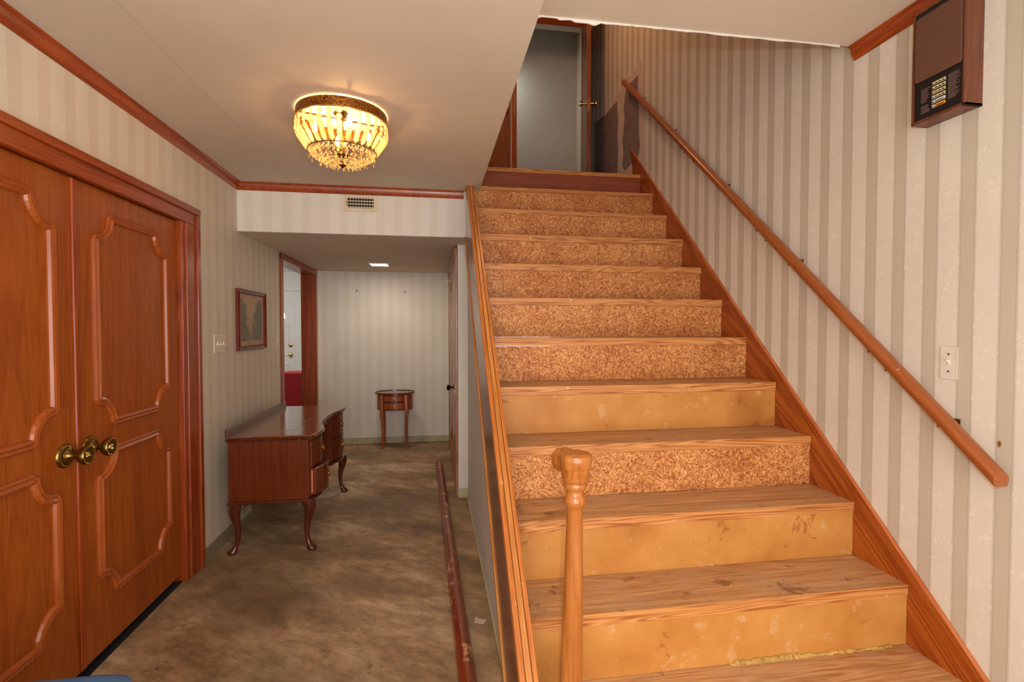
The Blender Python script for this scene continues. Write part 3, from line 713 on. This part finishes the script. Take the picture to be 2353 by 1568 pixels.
# ------------------------------------------------------------------ newel post
nw = empty('newel_post', (.386, 1.40, Z1-RISE), 'turned golden pine newel post with a handrail stub on its cap', 'post')
YW = 1.36
def nx(z): return .388+(z-.4)*.0175
rings = []
for z, r in ((.2405, .040), (.30, .0355), (.40, .0325), (.60, .029), (.80, .0245), (.895, .0225), (.905, .0245), (.911, .030), (.922, .0325), (.933, .030), (.938, .0255), (.948, .0235), (.955, .026), (.958, .032), (.966, .0345), (.973, .032), (.977, .036), (.984, .038), (.990, .0375), (.997, .040), (1.015, .043)):
    rings.append([(nx(z)+r*math.cos(2*math.pi*k/28), YW+r*math.sin(2*math.pi*k/28), z) for k in range(28)])
build('shaft', MB().loft(rings), M['newel'], nw, smooth=True)
c0 = Vector((nx(1.03), YW, 0))
dirv = Vector((-.36, .93, 0)).normalized(); sd = Vector((dirv.y, -dirv.x, 0))
build('cap', MB().lathe([(.0415, 1.0145), (.0435, 1.022), (.046, 1.034), (.0465, 1.044), (.0445, 1.052), (.038, 1.057), (.024, 1.059), (.010, 1.058), (.0, 1.058)], (c0.x, c0.y, 0), seg=32), M['newel'], nw, smooth=True)
build('rail_stub', MB().loft([[tuple(c0+dirv*t+sd*a+Vector((0, 0, b))) for a, b in ((-.030, .998), (.030, .998), (.036, 1.02), (.033, 1.044), (.018, 1.0575), (-.018, 1.0575), (-.033, 1.044), (-.036, 1.02))] for t in (.01, .040, .072)]), M['newel'], nw, bevel=.004)

# ------------------------------------------------------------------ rail lying on the floor
pr = [(-.032, .001), (.032, .001), (.036, .012), (.030, .030), (.014, .040), (.008, .047), (-.010, .049), (-.024, .040), (-.036, .016)]
P0, P1 = Vector((.055, 5.20, 0)), Vector((.142, 1.45, 0))
pl = MB().sweep([P0, P0.lerp(P1, .5), P1], [(a, b) for a, b in pr])
tag(build('loose_rail', pl, M['pole'], smooth=True), 'long detached wooden rail with chipped varnish lying on the floor', 'rail')

# ------------------------------------------------------------------ desk
dk = empty('desk', (-1.0, 3.88, 0), 'serpentine-front mahogany kneehole desk with cabriole legs against the left wall', 'desk')
DX0, DY0, DY1, DZ = -1.255, 3.262, 4.50, .742
front = [(3.262, -.752), (3.29, -.738), (3.34, -.730), (3.42, -.722), (3.48, -.722), (3.54, -.733), (3.60, -.752), (3.67, -.776), (3.76, -.792), (3.86, -.797), (3.96, -.795), (4.06, -.785), (4.15, -.770), (4.22, -.752), (4.30, -.740), (4.38, -.738), (4.44, -.745), (4.50, -.765)]
def outline(dx): return [(DX0, DY0-dx)]+[(x+dx, y-(dx if i == 0 else -dx if i == len(front)-1 else 0)) for i, (y, x) in enumerate(front)]+[(DX0, DY1+dx)]
top = MB(); top.prism(outline(0), DZ-.010, DZ, 'Z')
o = build('desktop', top, M['mahogY'], dk, bevel=.004)
build('top_moulding', MB().prism(outline(.004), DZ-.022, DZ-.0105, 'Z').prism(outline(-.006), DZ-.032, DZ-.022, 'Z'), M['mahogD'], dk, bevel=.003)
build('back_ledge', MB().box((DX0-.004, DY0+.005, DZ-.002), (DX0+.014, DY1, DZ+.046)), M['mahogD'], dk, bevel=.005)
# inlaid pale crack line on the top
sc_ = MB(); pp = [(-.985, 3.40), (-.93, 3.42), (-.90, 3.46), (-.895, 3.55), (-.915, 3.64), (-.905, 3.75), (-.87, 3.88)]
sc_.sweep([(x, y, DZ+.0004) for x, y in pp], [(-.0016, 0), (.0016, 0), (.0016, .0004), (-.0016, .0004)])
build('scratch', sc_, M['plaster'], dk)
ZC0, ZC1 = .335, DZ-.032
def fx(y):
    for (a, xa), (b, xb) in zip(front, front[1:]):
        if a <= y <= b: return xa+(xb-xa)*(y-a)/(b-a)
    return front[-1][1]
def pedestal(y0, y1, name):
    n = 8; ys_ = [y0+(y1-y0)*i/n for i in range(n+1)]
    poly = [(DX0+.01, y0)]+[(fx(y)-.032, y) for y in ys_]+[(DX0+.01, y1)]
    return build(name, MB().prism(poly, ZC0, ZC1, 'Z'), M['mahog'], dk, bevel=.003)
PN = (DY0+.012, 3.66); PF = (4.10, DY1-.012)
pedestal(*PN, 'pedestal'); pedestal(*PF, 'pedestal')
build('back_panel', MB().box((DX0+.012, 3.66, ZC0+.04), (DX0+.03, 4.10, ZC1)), M['mahogD'], dk)
build('kneehole_shelf', MB().prism([(-1.22, 3.66), (-.86, 3.66), (-.90, 3.88), (-.86, 4.10), (-1.22, 4.10)], .535, .550, 'Z'), M['mahogD'], dk, bevel=.003)
build('apron_arch', MB().prism([(fx(y)-.04, y) for y in (3.66, 3.77, 3.88, 3.99, 4.10)]+[(fx(y)-.055, y) for y in (4.10, 3.99, 3.88, 3.77, 3.66)], ZC1-.05, ZC1, 'Z'), M['mahog'], dk)
def drawer(y0, y1, z0, z1, bulge, pull, name='drawer'):
    n = 8; F_ = []; Bk = []
    for i in range(n+1):
        y = y0+(y1-y0)*i/n; q = math.sin(math.pi*i/n)
        F_.append((fx(y)-.024+bulge*q+pull, y)); Bk.append((fx(y)-.042, y))
    o = build(name, MB().prism(F_+Bk[::-1], z0, z1, 'Z'), M['mahog'], dk, bevel=.003)
    if pull > .012:
        build('drawer_side', MB().box((fx(y0)-.028, y0-.002, z0+.012), (fx(y0)-.020, y0+.012, z1-.012)), M['drawside'], o)
    ym = (y0+y1)/2+.02; xm = fx(ym)-.024+bulge+pull
    h = build('drawer_pull', MB().lathe([(.019, -.002), (.019, .003), (.014, .006), (.0, .006)], (xm, ym, (z0+z1)/2), (1,0,0), 20), M['brassb'], o, smooth=True)
    ring = [(xm+.010, ym+.013*math.cos(2*math.pi*k/18), (z0+z1)/2-.006+.016*math.sin(2*math.pi*k/18)) for k in range(18)]
    pf = [(.0022*math.cos(a*math.pi/3), .0022*math.sin(a*math.pi/3)) for a in range(6)]
    build('ring', MB().sweep(ring, pf, up=(1,0,0), closed=True).lathe([(.004, 0), (.004, .014)], (xm, ym, (z0+z1)/2+.008), (1,0,0), 8), M['brassb'], h, smooth=True)
    return o
drawer(3.300, 3.640, .530, .695, .012, 0)
drawer(3.300, 3.640, .352, .520, .030, .022)
drawer(4.12, 4.46, .530, .695, .012, 0)
drawer(4.12, 4.46, .352, .520, .014, 0)
for (a, b) in (PN, PF):
    n = 8; ys_ = [a+(b-a)*i/n for i in range(n+1)]
    build('base_moulding', MB().prism([(DX0, a-.008)]+[(fx(y)-.016+.012*math.sin(math.pi*i/n), y+(-.008 if i == 0 else .008 if i == n else 0)) for i, y in enumerate(ys_)]+[(DX0, b+.008)], ZC0-.016, ZC0, 'Z'), M['mahogD'], dk, bevel=.004)
def cabriole(x, y, sx, sy, h=.32, k=1.0, par=None, mat='mahogD'):
    m = MB(); rings = []
    # (height fraction, half width, outward offset)
    for f, r, o_ in ((0, .024, .034), (.03, .030, .034), (.06, .029, .032), (.10, .021, .024), (.16, .0155, .012), (.28, .0145, .004), (.45, .0175, .002), (.60, .023, .010), (.74, .031, .020), (.86, .037, .022), (.95, .040, .016), (1.0, .042, .010)):
        cx, cy = x+sx*o_*k, y+sy*o_*k*.35; q = []
        for j in range(16):
            a = 2*math.pi*j/16; q.append((cx+r*k*math.cos(a), cy+r*k*math.sin(a), f*h))
        rings.append(q)
    return build('leg', m.loft(rings), M[mat], par, smooth=True)
cabriole(-1.205, 3.315, -1, -.6, par=dk); cabriole(-.800, 3.315, 1, -.6, par=dk)
cabriole(-1.205, 4.44, -1, .6, par=dk); cabriole(-.795, 4.44, 1, .6, par=dk)
for (x, s) in ((-1.16, 1), (-.86, -1)):
    build('leg_bracket', MB().prism([(x, ZC0-.016), (x+s*.035, ZC0-.016), (x+s*.010, ZC0-.025), (x-s*.004, ZC0-.05)], 3.285, 3.31, 'Y'), M['mahogD'], dk, bevel=.003)

# ------------------------------------------------------------------ oval side table
sx_, sy_ = -.447, 6.045
tb = empty('side_table', (sx_, sy_, 0), 'small oval two-drawer wooden side table against the far hall wall', 'table')
def ell(a, b, n=36): return [(sx_+a*math.cos(2*math.pi*k/n), sy_+b*math.sin(2*math.pi*k/n)) for k in range(n)]
build('tabletop', MB().prism(ell(.232, .172), .640, .652, 'Z'), M['mahogY'], tb, bevel=.003)
rim = [(x, y, .652) for x, y in ell(.226, .166)]
build('rim', MB().sweep(rim, [(-.006, -.002), (-.006, .007), (.006, .007), (.006, -.002)], closed=True), M['mahogD'], tb, bevel=.002)
build('case', MB().prism(ell(.208, .150), .452, .640, 'Z'), M['cherry'], tb, smooth=True)
def band_(k, a0, a1, z0, z1): return MB().prism([(sx_+(.208+k)*math.cos(R(a)), sy_+(.150+k)*math.sin(R(a))) for a in range(a0, a1, 8)]+[(sx_+.20*math.cos(R(a)), sy_+.143*math.sin(R(a))) for a in range(a0, a1, 8)][::-1], z0, z1, 'Z')
build('drawer_gap_shade', band_(.0035, 235, 308, .460, .636), M['mahogD'], tb)  # dark plate painting in the shade of the gaps round the drawers
for (z0, z1) in ((.558, .628), (.468, .542)):
    arcs = [(sx_+.219*math.cos(R(a)), sy_+.162*math.sin(R(a))) for a in range(238, 303, 8)]
    inn = [(sx_+.20*math.cos(R(a)), sy_+.143*math.sin(R(a))) for a in range(238, 303, 8)]
    o = build('drawer', MB().prism(arcs+inn[::-1], z0, z1, 'Z'), M['cherry'], tb, bevel=.004)
    build('knob', MB().lathe([(.004, 0), (.004, .008), (.008, .014), (.006, .02), (0, .022)], (sx_, sy_-.161, (z0+z1)/2+.006), (0,-1,0), 14), M['ivory'], o, smooth=True)
for (x, y, s) in ((-.59, 5.925, -1), (-.312, 5.925, 1), (-.585, 6.15, -1), (-.31, 6.15, 1)):
    rings = []
    for f, r, o_ in ((0, .0115, .000), (.05, .010, -.002), (.25, .011, -.004), (.45, .013, -.002), (.62, .0165, .003), (.70, .018, .004), (.98, .016, .000)):
        rings.append([(x-s*.004+s*o_*1.5+a*r, y+b*r, f*.645) for a, b in ((-1, -1), (1, -1), (1, 1), (-1, 1))])
    build('leg', MB().loft(rings), M['cherry'], tb, bevel=.003)

# ------------------------------------------------------------------ framed picture
pc = empty('framed_picture', (XL, 4.04, 1.47), 'landscape print with pinkish mount in a dark red ridged frame', 'picture')
y0, y1, z0, z1 = 3.742, 4.336, 1.250, 1.690
mprof2 = [(-.0, 0), (.0, .018), (.006, .022), (.012, .016), (.018, .016), (.024, .022), (.030, .015), (.030, 0)]
build('frame', MB().sweep([(XL+.001, y0, z0), (XL+.001, y0, z1), (XL+.001, y1, z1), (XL+.001, y1, z0)], mprof2, up=(1,0,0), closed=True), M['frame'], pc)
build('mount', MB().box((XL+.002, y0+.02, z0+.02), (XL+.007, y1-.02, z1-.02)), M['mat'], pc)
pcn = empty('p', (XL+.008, (y0+y1)/2, (z0+z1)/2)); 
bpy.data.objects.remove(pcn)
pm = build('print', MB().box((0, -.215, -.155), (.0012, .215, .155)), M['print']); pm.parent = pc; pm.location = (.0075, (y0+y1)/2-4.04, (z0+z1)/2-1.47)

# ------------------------------------------------------------------ switches
def toggle(p, ax, m, par, up=1):
    q = Vector(p)
    build('toggle', MB().box(q-Vector((.004, .004, .011)), q+Vector((.004, .004, .011))).lathe([(.0045, 0), (.003, .016)], q, (ax, 0, .6*up), 8), m, par, bevel=.001)
s1 = empty('switch_plate', (XL, 3.47, 1.31), 'ivory triple switch plate between the double door and the picture', 'switch')
build('plate', MB().box((XL, 3.384, 1.252), (XL+.006, 3.556, 1.368)), M['ivory'], s1, bevel=.003)
for y in (3.424, 3.470, 3.516):
    toggle((XL+.008, y, 1.31), 1, M['ivory'], s1, -1)
    for z in (1.28, 1.34): build('screw', MB().lathe([(.003, 0), (.002, .001)], (XL+.006, y, z), (1,0,0), 8), M['brass'], s1)
s2 = empty('switch_plate', (XL, 4.68, 1.30), 'ivory single switch plate close beside the cased opening', 'switch')
build('plate', MB().box((XL, 4.645, 1.245), (XL+.006, 4.715, 1.36)), M['ivory'], s2, bevel=.003)
toggle((XL+.008, 4.68, 1.303), 1, M['ivory'], s2, 1)
s3 = empty('switch_plate', (XW, 1.44, 1.29), 'wallpaper-covered switch plate on the stair wall above the handrail', 'switch')
pw = paper_mat('wallpaper_on_plate', 1, -.0722, .1225, .38, PL, PD, .45)
build('plate', MB().box((XW-.006, 1.412, 1.236), (XW, 1.469, 1.348)), pw, s3, bevel=.002)
toggle((XW-.003, 1.440, 1.294), -1, pw, s3, 1)
for z in (1.263, 1.322): build('screw', MB().lathe([(.0035, 0), (.003, .0012)], (XW-.006, 1.440, z), (-1,0,0), 10), M['mahogD'], s3)

# ------------------------------------------------------------------ intercom
ic = empty('intercom', (XW, 1.43, 2.3), 'brown wooden intercom box with speaker cloth and black keypad panel', 'intercom')
XI0 = 1.668
iy0, iy1, iz0, iz1 = 1.356, 1.534, 2.120, 2.505
fr = MB().box((XI0, iy0, iz0), (XW, iy0+.008, iz1)).box((XI0, iy1-.006, iz0), (XW, iy1, iz1)).box((XI0, iy0, iz0), (XW, iy1, iz0+.010)).box((XI0, iy0, iz1-.008), (XW, iy1, iz1))
build('case', fr, M['interwood'], ic, bevel=.0015)
build('face_panel', MB().box((XI0+.006, iy0+.007, iz0+.008), (XI0+.02, iy1-.005, iz1-.006)), M['black'], ic)
gy0, gy1, gz0, gz1, gr = 1.367, 1.524, 2.262, 2.480, .010
rr = []
for cy, cz, a0 in ((gy1-gr, gz1-gr, 0), (gy0+gr, gz1-gr, 90), (gy0+gr, gz0+gr, 180), (gy1-gr, gz0+gr, 270)):
    for i in range(5): a = R(a0+90*i/4); rr.append((cy+gr*math.cos(a), cz+gr*math.sin(a)))
build('speaker_grille', MB().prism(rr, XI0-.002, XI0+.007, 'X'), M['grille'], ic, bevel=.002)
CREAM = plain('key_cream', srgb(206, 190, 140), .4); WHT = plain('key_white', srgb(210, 206, 196), .4); OR_ = plain('key_orange', srgb(226, 150, 40), .4)
ky0 = 1.4600; kw_, kh = .0125, .0125
kk = MB().box((XI0+.002, -.0045, -.004), (XI0+.006, .0045, .004))
for r_ in range(6):
    for c_ in range(4):
        z = 2.2360-r_*.0152; y = ky0-c_*.0115
        if r_ >= 4 and c_ > 0:
            if c_ == 1:
                build('key', MB().box((XI0+.003, y-.0277, z-.0052), (XI0+.007, y+.0045, z+.0052)), WHT if r_ == 4 else OR_, ic, bevel=.0008)
                build('key_lettering', MB().box((XI0+.0026, y-.024, z-.0036), (XI0+.0032, y+.002, z-.001)), M['black'], ic)
            continue
        k = build('key', MB().box((XI0+.003, y-.0045, z-.0052), (XI0+.007, y+.0045, z+.0052)), CREAM if r_ < 4 and c_ > 0 or r_ < 3 else WHT, ic, bevel=.0008)
        build('key_mark', MB().box((XI0+.0026, y-.0032, z-.0038), (XI0+.0032, y+.0032, z-.0004)), M['black'], k)
tx = MB()
def lines(ya, yb, za, zb, n):
    for i in range(n):
        z = za+(zb-za)*i/(n-1); y = ya; end = ya-(ya-yb)*random.uniform(.55, 1)
        while y > end:
            wd = random.uniform(.003, .009); tx.box((XI0+.0052, max(end, y-wd), z-.0007), (XI0+.0062, y, z+.0007)); y -= wd+.0012
lines(1.504, 1.470, 2.232, 2.188, 10); lines(1.504, 1.470, 2.175, 2.152, 6); lines(1.412, 1.372, 2.242, 2.164, 19)
o = build('panel_lettering', tx, plain('faded_print', srgb(150, 118, 108), .5), ic); o['kind'] = 'stuff'

# ------------------------------------------------------------------ air vent
vt = empty('air_vent', (-.517, YB, 2.325), 'cream metal air vent grille on the bulkhead below the ceiling trim', 'vent')
vx0, vx1, vz0, vz1 = -.637, -.398, 2.262, 2.383
ix0, ix1, iz0_, iz1_ = -.609, -.425, 2.288, 2.366
fm = MB().box((vx0, YB-.006, vz0), (ix0, YB, vz1)).box((ix1, YB-.006, vz0), (vx1, YB, vz1)).box((ix0, YB-.006, vz0), (ix1, YB, iz0_)).box((ix0, YB-.006, iz1_), (ix1, YB, vz1))
build('frame', fm, M['vent'], vt, bevel=.0015)
build('backing', MB().box((ix0, YB-.001, iz0_), (ix1, YB, iz1_)), M['dark'], vt)
for i in range(1, 10):
    x = ix0+(ix1-ix0)*i/9.4; build('fin', MB().box((x-.0012, YB-.006, iz0_), (x+.0012, YB-.002, iz1_)), M['vent'], vt)
for i in range(4):
    z = iz0_+.006+(iz1_-iz0_-.008)*i/3.1; build('louver', MB().box((ix0, YB-.005, z-.003), (ix1, YB-.0022, z+.003)), M['vent'], vt)
for x in (-.623, -.411): build('screw', MB().lathe([(.003, 0), (.002, .001)], (x, YB-.006, 2.325), (0,-1,0), 8), M['brass'], vt)
build('lever', MB().box((-.616, YB-.010, 2.30), (-.613, YB-.006, 2.352)), M['brass'], vt)

# ------------------------------------------------------------------ recessed hall light
rl = empty('ceiling_light', (-.565, 5.53, ZB), 'square recessed light glowing in the low hall ceiling', 'light')
build('trim_ring', MB().sweep([(-.662, 5.42, ZB), (-.468, 5.42, ZB), (-.468, 5.645, ZB), (-.662, 5.645, ZB)], [(-.008, 0), (-.008, -.006), (.008, -.006), (.008, 0)], closed=True), M['vent'], rl)
build('lens', MB().box((-.656, 5.426, ZB-.004), (-.474, 5.639, ZB-.0005)), M['lens'], rl)

# ------------------------------------------------------------------ chandelier
cx, cy = -.425, 2.515
ch = empty('chandelier', (cx, cy, H), 'flush crystal basket chandelier with a brass band glowing on the ceiling', 'chandelier')
RB = .208
def ring_band(r0, r1, z0, z1, seg=64):
    m = MB(); a = [[(cx+r*math.cos(2*math.pi*k/seg), cy+r*math.sin(2*math.pi*k/seg), z) for k in range(seg)] for r, z in ((r0, z0), (r0, z1), (r1, z1), (r1, z0), (r0, z0))]
    return m.loft(a, close=False)
def brassband():
    t = NT('embossed_brass_band'); f = t.noise(t.coord(), 110, 3, .6)
    c = t.ramp(f, [(.4, srgb(120, 70, 28)), (.6, srgb(190, 130, 60))]); t.bump(f, .8, .004); return t.fin(c, .3, 1)
build('band', ring_band(RB, RB-.003, H-.050, H-.007), brassband(), ch, smooth=True)
build('band_lip', ring_band(RB+.003, RB-.004, H-.054, H-.049), M['brassb'], ch, smooth=True)
build('canopy', MB().lathe([(.04, 0), (.04, -.006), (.03, -.014), (.008, -.02), (.008, -.04)], (cx, cy, H-.0005), seg=32), M['brass'], ch, smooth=True)
arm = MB()
for k in range(4):
    a = R(20+90*k); e = Vector((cx+(RB-.006)*math.cos(a), cy+(RB-.006)*math.sin(a), H-.03)); arm.sweep([(cx, cy, H-.03), tuple(e)], [(-.004, -.003), (.004, -.003), (.004, .003), (-.004, .003)])
    pass
build('arm', arm, M['brass'], ch)
build('stem', MB().lathe([(.005, -.02), (.005, -.235), (.012, -.238), (.016, -.246), (.008, -.256), (0, -.262)], (cx, cy, H), seg=14), M['brass'], ch, smooth=True)
build('hub', MB().lathe([(.03, -.195), (.034, -.2), (.02, -.212), (.0, -.214)], (cx, cy, H), seg=20), M['brass'], ch, smooth=True)
def facet(r, h, n=8): return MB().lathe([(0.0005, -h), (r*.75, -h*.6), (r, 0), (r*.75, h*.6), (.0005, h)], (0, 0, 0), (1,0,0), n)
NB = 30
b0 = build('bead', MB().lathe([(.003, -.006), (.0105, -.0035), (.0138, 0), (.0105, .0035), (.003, .006)], (0,0,0), (1,0,0), 8), M['crystal'])
b0.parent = ch
p0 = build('prism', MB().loft([[(a*s, b*s, -zz) for a, b in ((.003, -.012), (.006, 0), (.003, .012), (-.003, .012), (-.006, 0), (-.003, -.012))] for zz, s in ((0, .5), (.006, 1), (.078, .9), (.088, .35))]), M['crystal'])
p0.parent = ch
first = True
for k in range(NB):
    a = 2*math.pi*k/NB; ca, sa = math.cos(a), math.sin(a)
    for j, (rr_, zz) in enumerate(((RB-.001, -.068), (RB+.001, -.0965))):
        m4 = Matrix.Translation((rr_*ca, rr_*sa, zz)) @ Matrix.Rotation(a+random.uniform(-.25, .25), 4, 'Z')
        if first and j == 0: b0.matrix_local = m4
        else: inst(b0, 'bead', ch, m4)
    m4 = Matrix.Translation(((RB+.001)*ca, (RB+.001)*sa, -.111)) @ Matrix.Rotation(a, 4, 'Z') @ Matrix.Rotation(R(34), 4, 'Y')
    if first: p0.matrix_local = m4; first = False
    else: inst(p0, 'prism', ch, m4)
sm = MB()
for k in range(NB):
    a = 2*math.pi*k/NB; ca, sa = math.cos(a), math.sin(a)
    r0_, z0_ = RB-.050, H-.190; r1_, z1_ = .022, H-.222
    for j in range(11):
        t = j/10; r_ = r0_+(r1_-r0_)*t; z = z0_+(z1_-z0_)*t-.022*math.sin(math.pi*t)-.006*(j % 2)
        s = .0052*(1-.45*t)
        sm.lathe([(.0004, -s), (s, 0), (.0004, s)], (cx+r_*ca, cy+r_*sa, z), (0,0,1), 5)
    # inner garland
    for j in range(5):
        t = j/4; r_ = RB-.058-.02*t; z = H-.185-.02*math.sin(math.pi*t)+.0*j
        aa = a+2*math.pi/NB*t
        sm.lathe([(.0004, -.006), (.0055, 0), (.0004, .006)], (cx+r_*math.cos(aa), cy+r_*math.sin(aa), z), (0,0,1), 5)
    if k % 2 == 0:
        for j in range(3):
            rr_ = .06+.045*j; sm.lathe([(.0004, -.016), (.0045, -.010), (.003, 0), (.0004, .004)], (cx+rr_*ca, cy+rr_*sa, H-.236-.004*(2-j)+.01*j), (0,0,1), 6)
o = build('bead_strings', sm, M['crystal'], ch); o['kind'] = 'stuff'
build('basket_ring', ring_band(RB-.048, RB-.052, H-.190, H-.186), M['brass'], ch)
for k in range(4):
    a = R(20+90*k); rb_ = .168 if k == 3 else .125; bx, by = cx+rb_*math.cos(a), cy+rb_*math.sin(a)
    h_ = build('bulb_holder', MB().lathe([(.010, 0), (.012, .025), (.008, .03)], (bx, by, H-.145), (0,0,1), 14), M['brass'], ch, smooth=True)
    build('bulb', MB().lathe([(.006, 0), (.011, .012), (.0125, .022), (.009, .036), (.003, .050), (0, .054)], (bx, by, H-.115), (0,0,1), 14), M['bulb'], ch, smooth=True)
    light('chandelier_bulb_light', 'POINT', (bx, by, H-.092), 13.0, (1, .60, .30), .0150)

# ------------------------------------------------------------------ storage bin
bn = empty('storage_bin', (-1.04, 1.10, 0), 'blue plastic storage bin at the bottom left beside the double door', 'bin')
def rrect(x0, x1, y0, y1, r, n=6):
    P = []
    for ax, ay, a0 in ((x1-r, y1-r, 0), (x0+r, y1-r, 90), (x0+r, y0+r, 180), (x1-r, y0+r, 270)):
        for i in range(n+1): a = R(a0+90*i/n); P.append((ax+r*math.cos(a), ay+r*math.sin(a)))
    return P
bx0, bx1, by0, by1, bz = -1.335, -.785, .62, 1.47, .49
rings = []
for z, i in ((0, .06), (.02, .05), (.44, .02)): rings.append([(x, y, z) for x, y in rrect(bx0+i, bx1-i, by0+i, by1-i, .06)])
build('tub', MB().loft(rings), M['bluepl'], bn, smooth=True)
rings = []
for z, i in ((.43, .0), (.44, -.006), (.475, -.004), (.488, .012), (.492, .03), (.478, .07), (.478, .12)): rings.append([(x, y, z) for x, y in rrect(bx0+i, bx1-i, by0+i, by1-i, .07)])
build('lid', MB().loft(rings), M['bluepl'], bn, smooth=True)
build('grip', MB().sweep([(-1.10, 1.425, .492), (-1.0, 1.428, .496), (-.91, 1.422, .492)], [(-.008, -.002), (-.004, .004), (.004, .004), (.008, -.002)]), M['bluepl'], bn, smooth=True)

# ------------------------------------------------------------------ nails and floor debris
for (x, z) in ((-.906, 1.862), (-.339, 1.851)):
    lab = 'small dark nail high on the far hall wall, left one' if x < -.6 else 'small dark nail high on the far hall wall, right one'
    tag(build('nail', MB().lathe([(.002, 0), (.002, .02), (.006, .02), (.006, .023)], (x, YF, z), (.1,-1,.4), 8).box((x-.003, YF-.003, z-.012), (x+.003, YF, z+.002)), M['knobblack']), lab, 'nail')
v = on_x(1045, 1216, .21) if False else None
tag(build('screw', MB().lathe([(.005, 0), (.005, .004), (.0025, .005), (.002, .04)], (.16, 3.02, .005), (1,.15,0), 8), M['steel']), 'small bluish metal screw on the floor beside the loose rail', 'screw')
tag(build('paper_scrap', MB().prism([(.19, 2.35), (.235, 2.33), (.25, 2.36), (.215, 2.375), (.2, 2.40)], .0005, .003, 'Z'), M['plaster']), 'pale torn scrap on the floor near the understair wall', 'scrap')
tag(build('paper_scrap', MB().prism([(-.500, 1.615), (-.482, 1.610), (-.478, 1.622), (-.49, 1.628)], .0005, .003, 'Z'), M['cream']), 'tiny cream chip on the floor in front of the desk', 'scrap')
tag(build('wall_plug', MB().lathe([(.007, 0), (.006, .002)], (XW, 1.284, 1.051), (-1,0,0), 10).box((XW-.002, 1.281, 1.04), (XW, 1.287, 1.06)), M['closet']), 'small orange chip mark on the striped wall right of the handrail', 'mark')
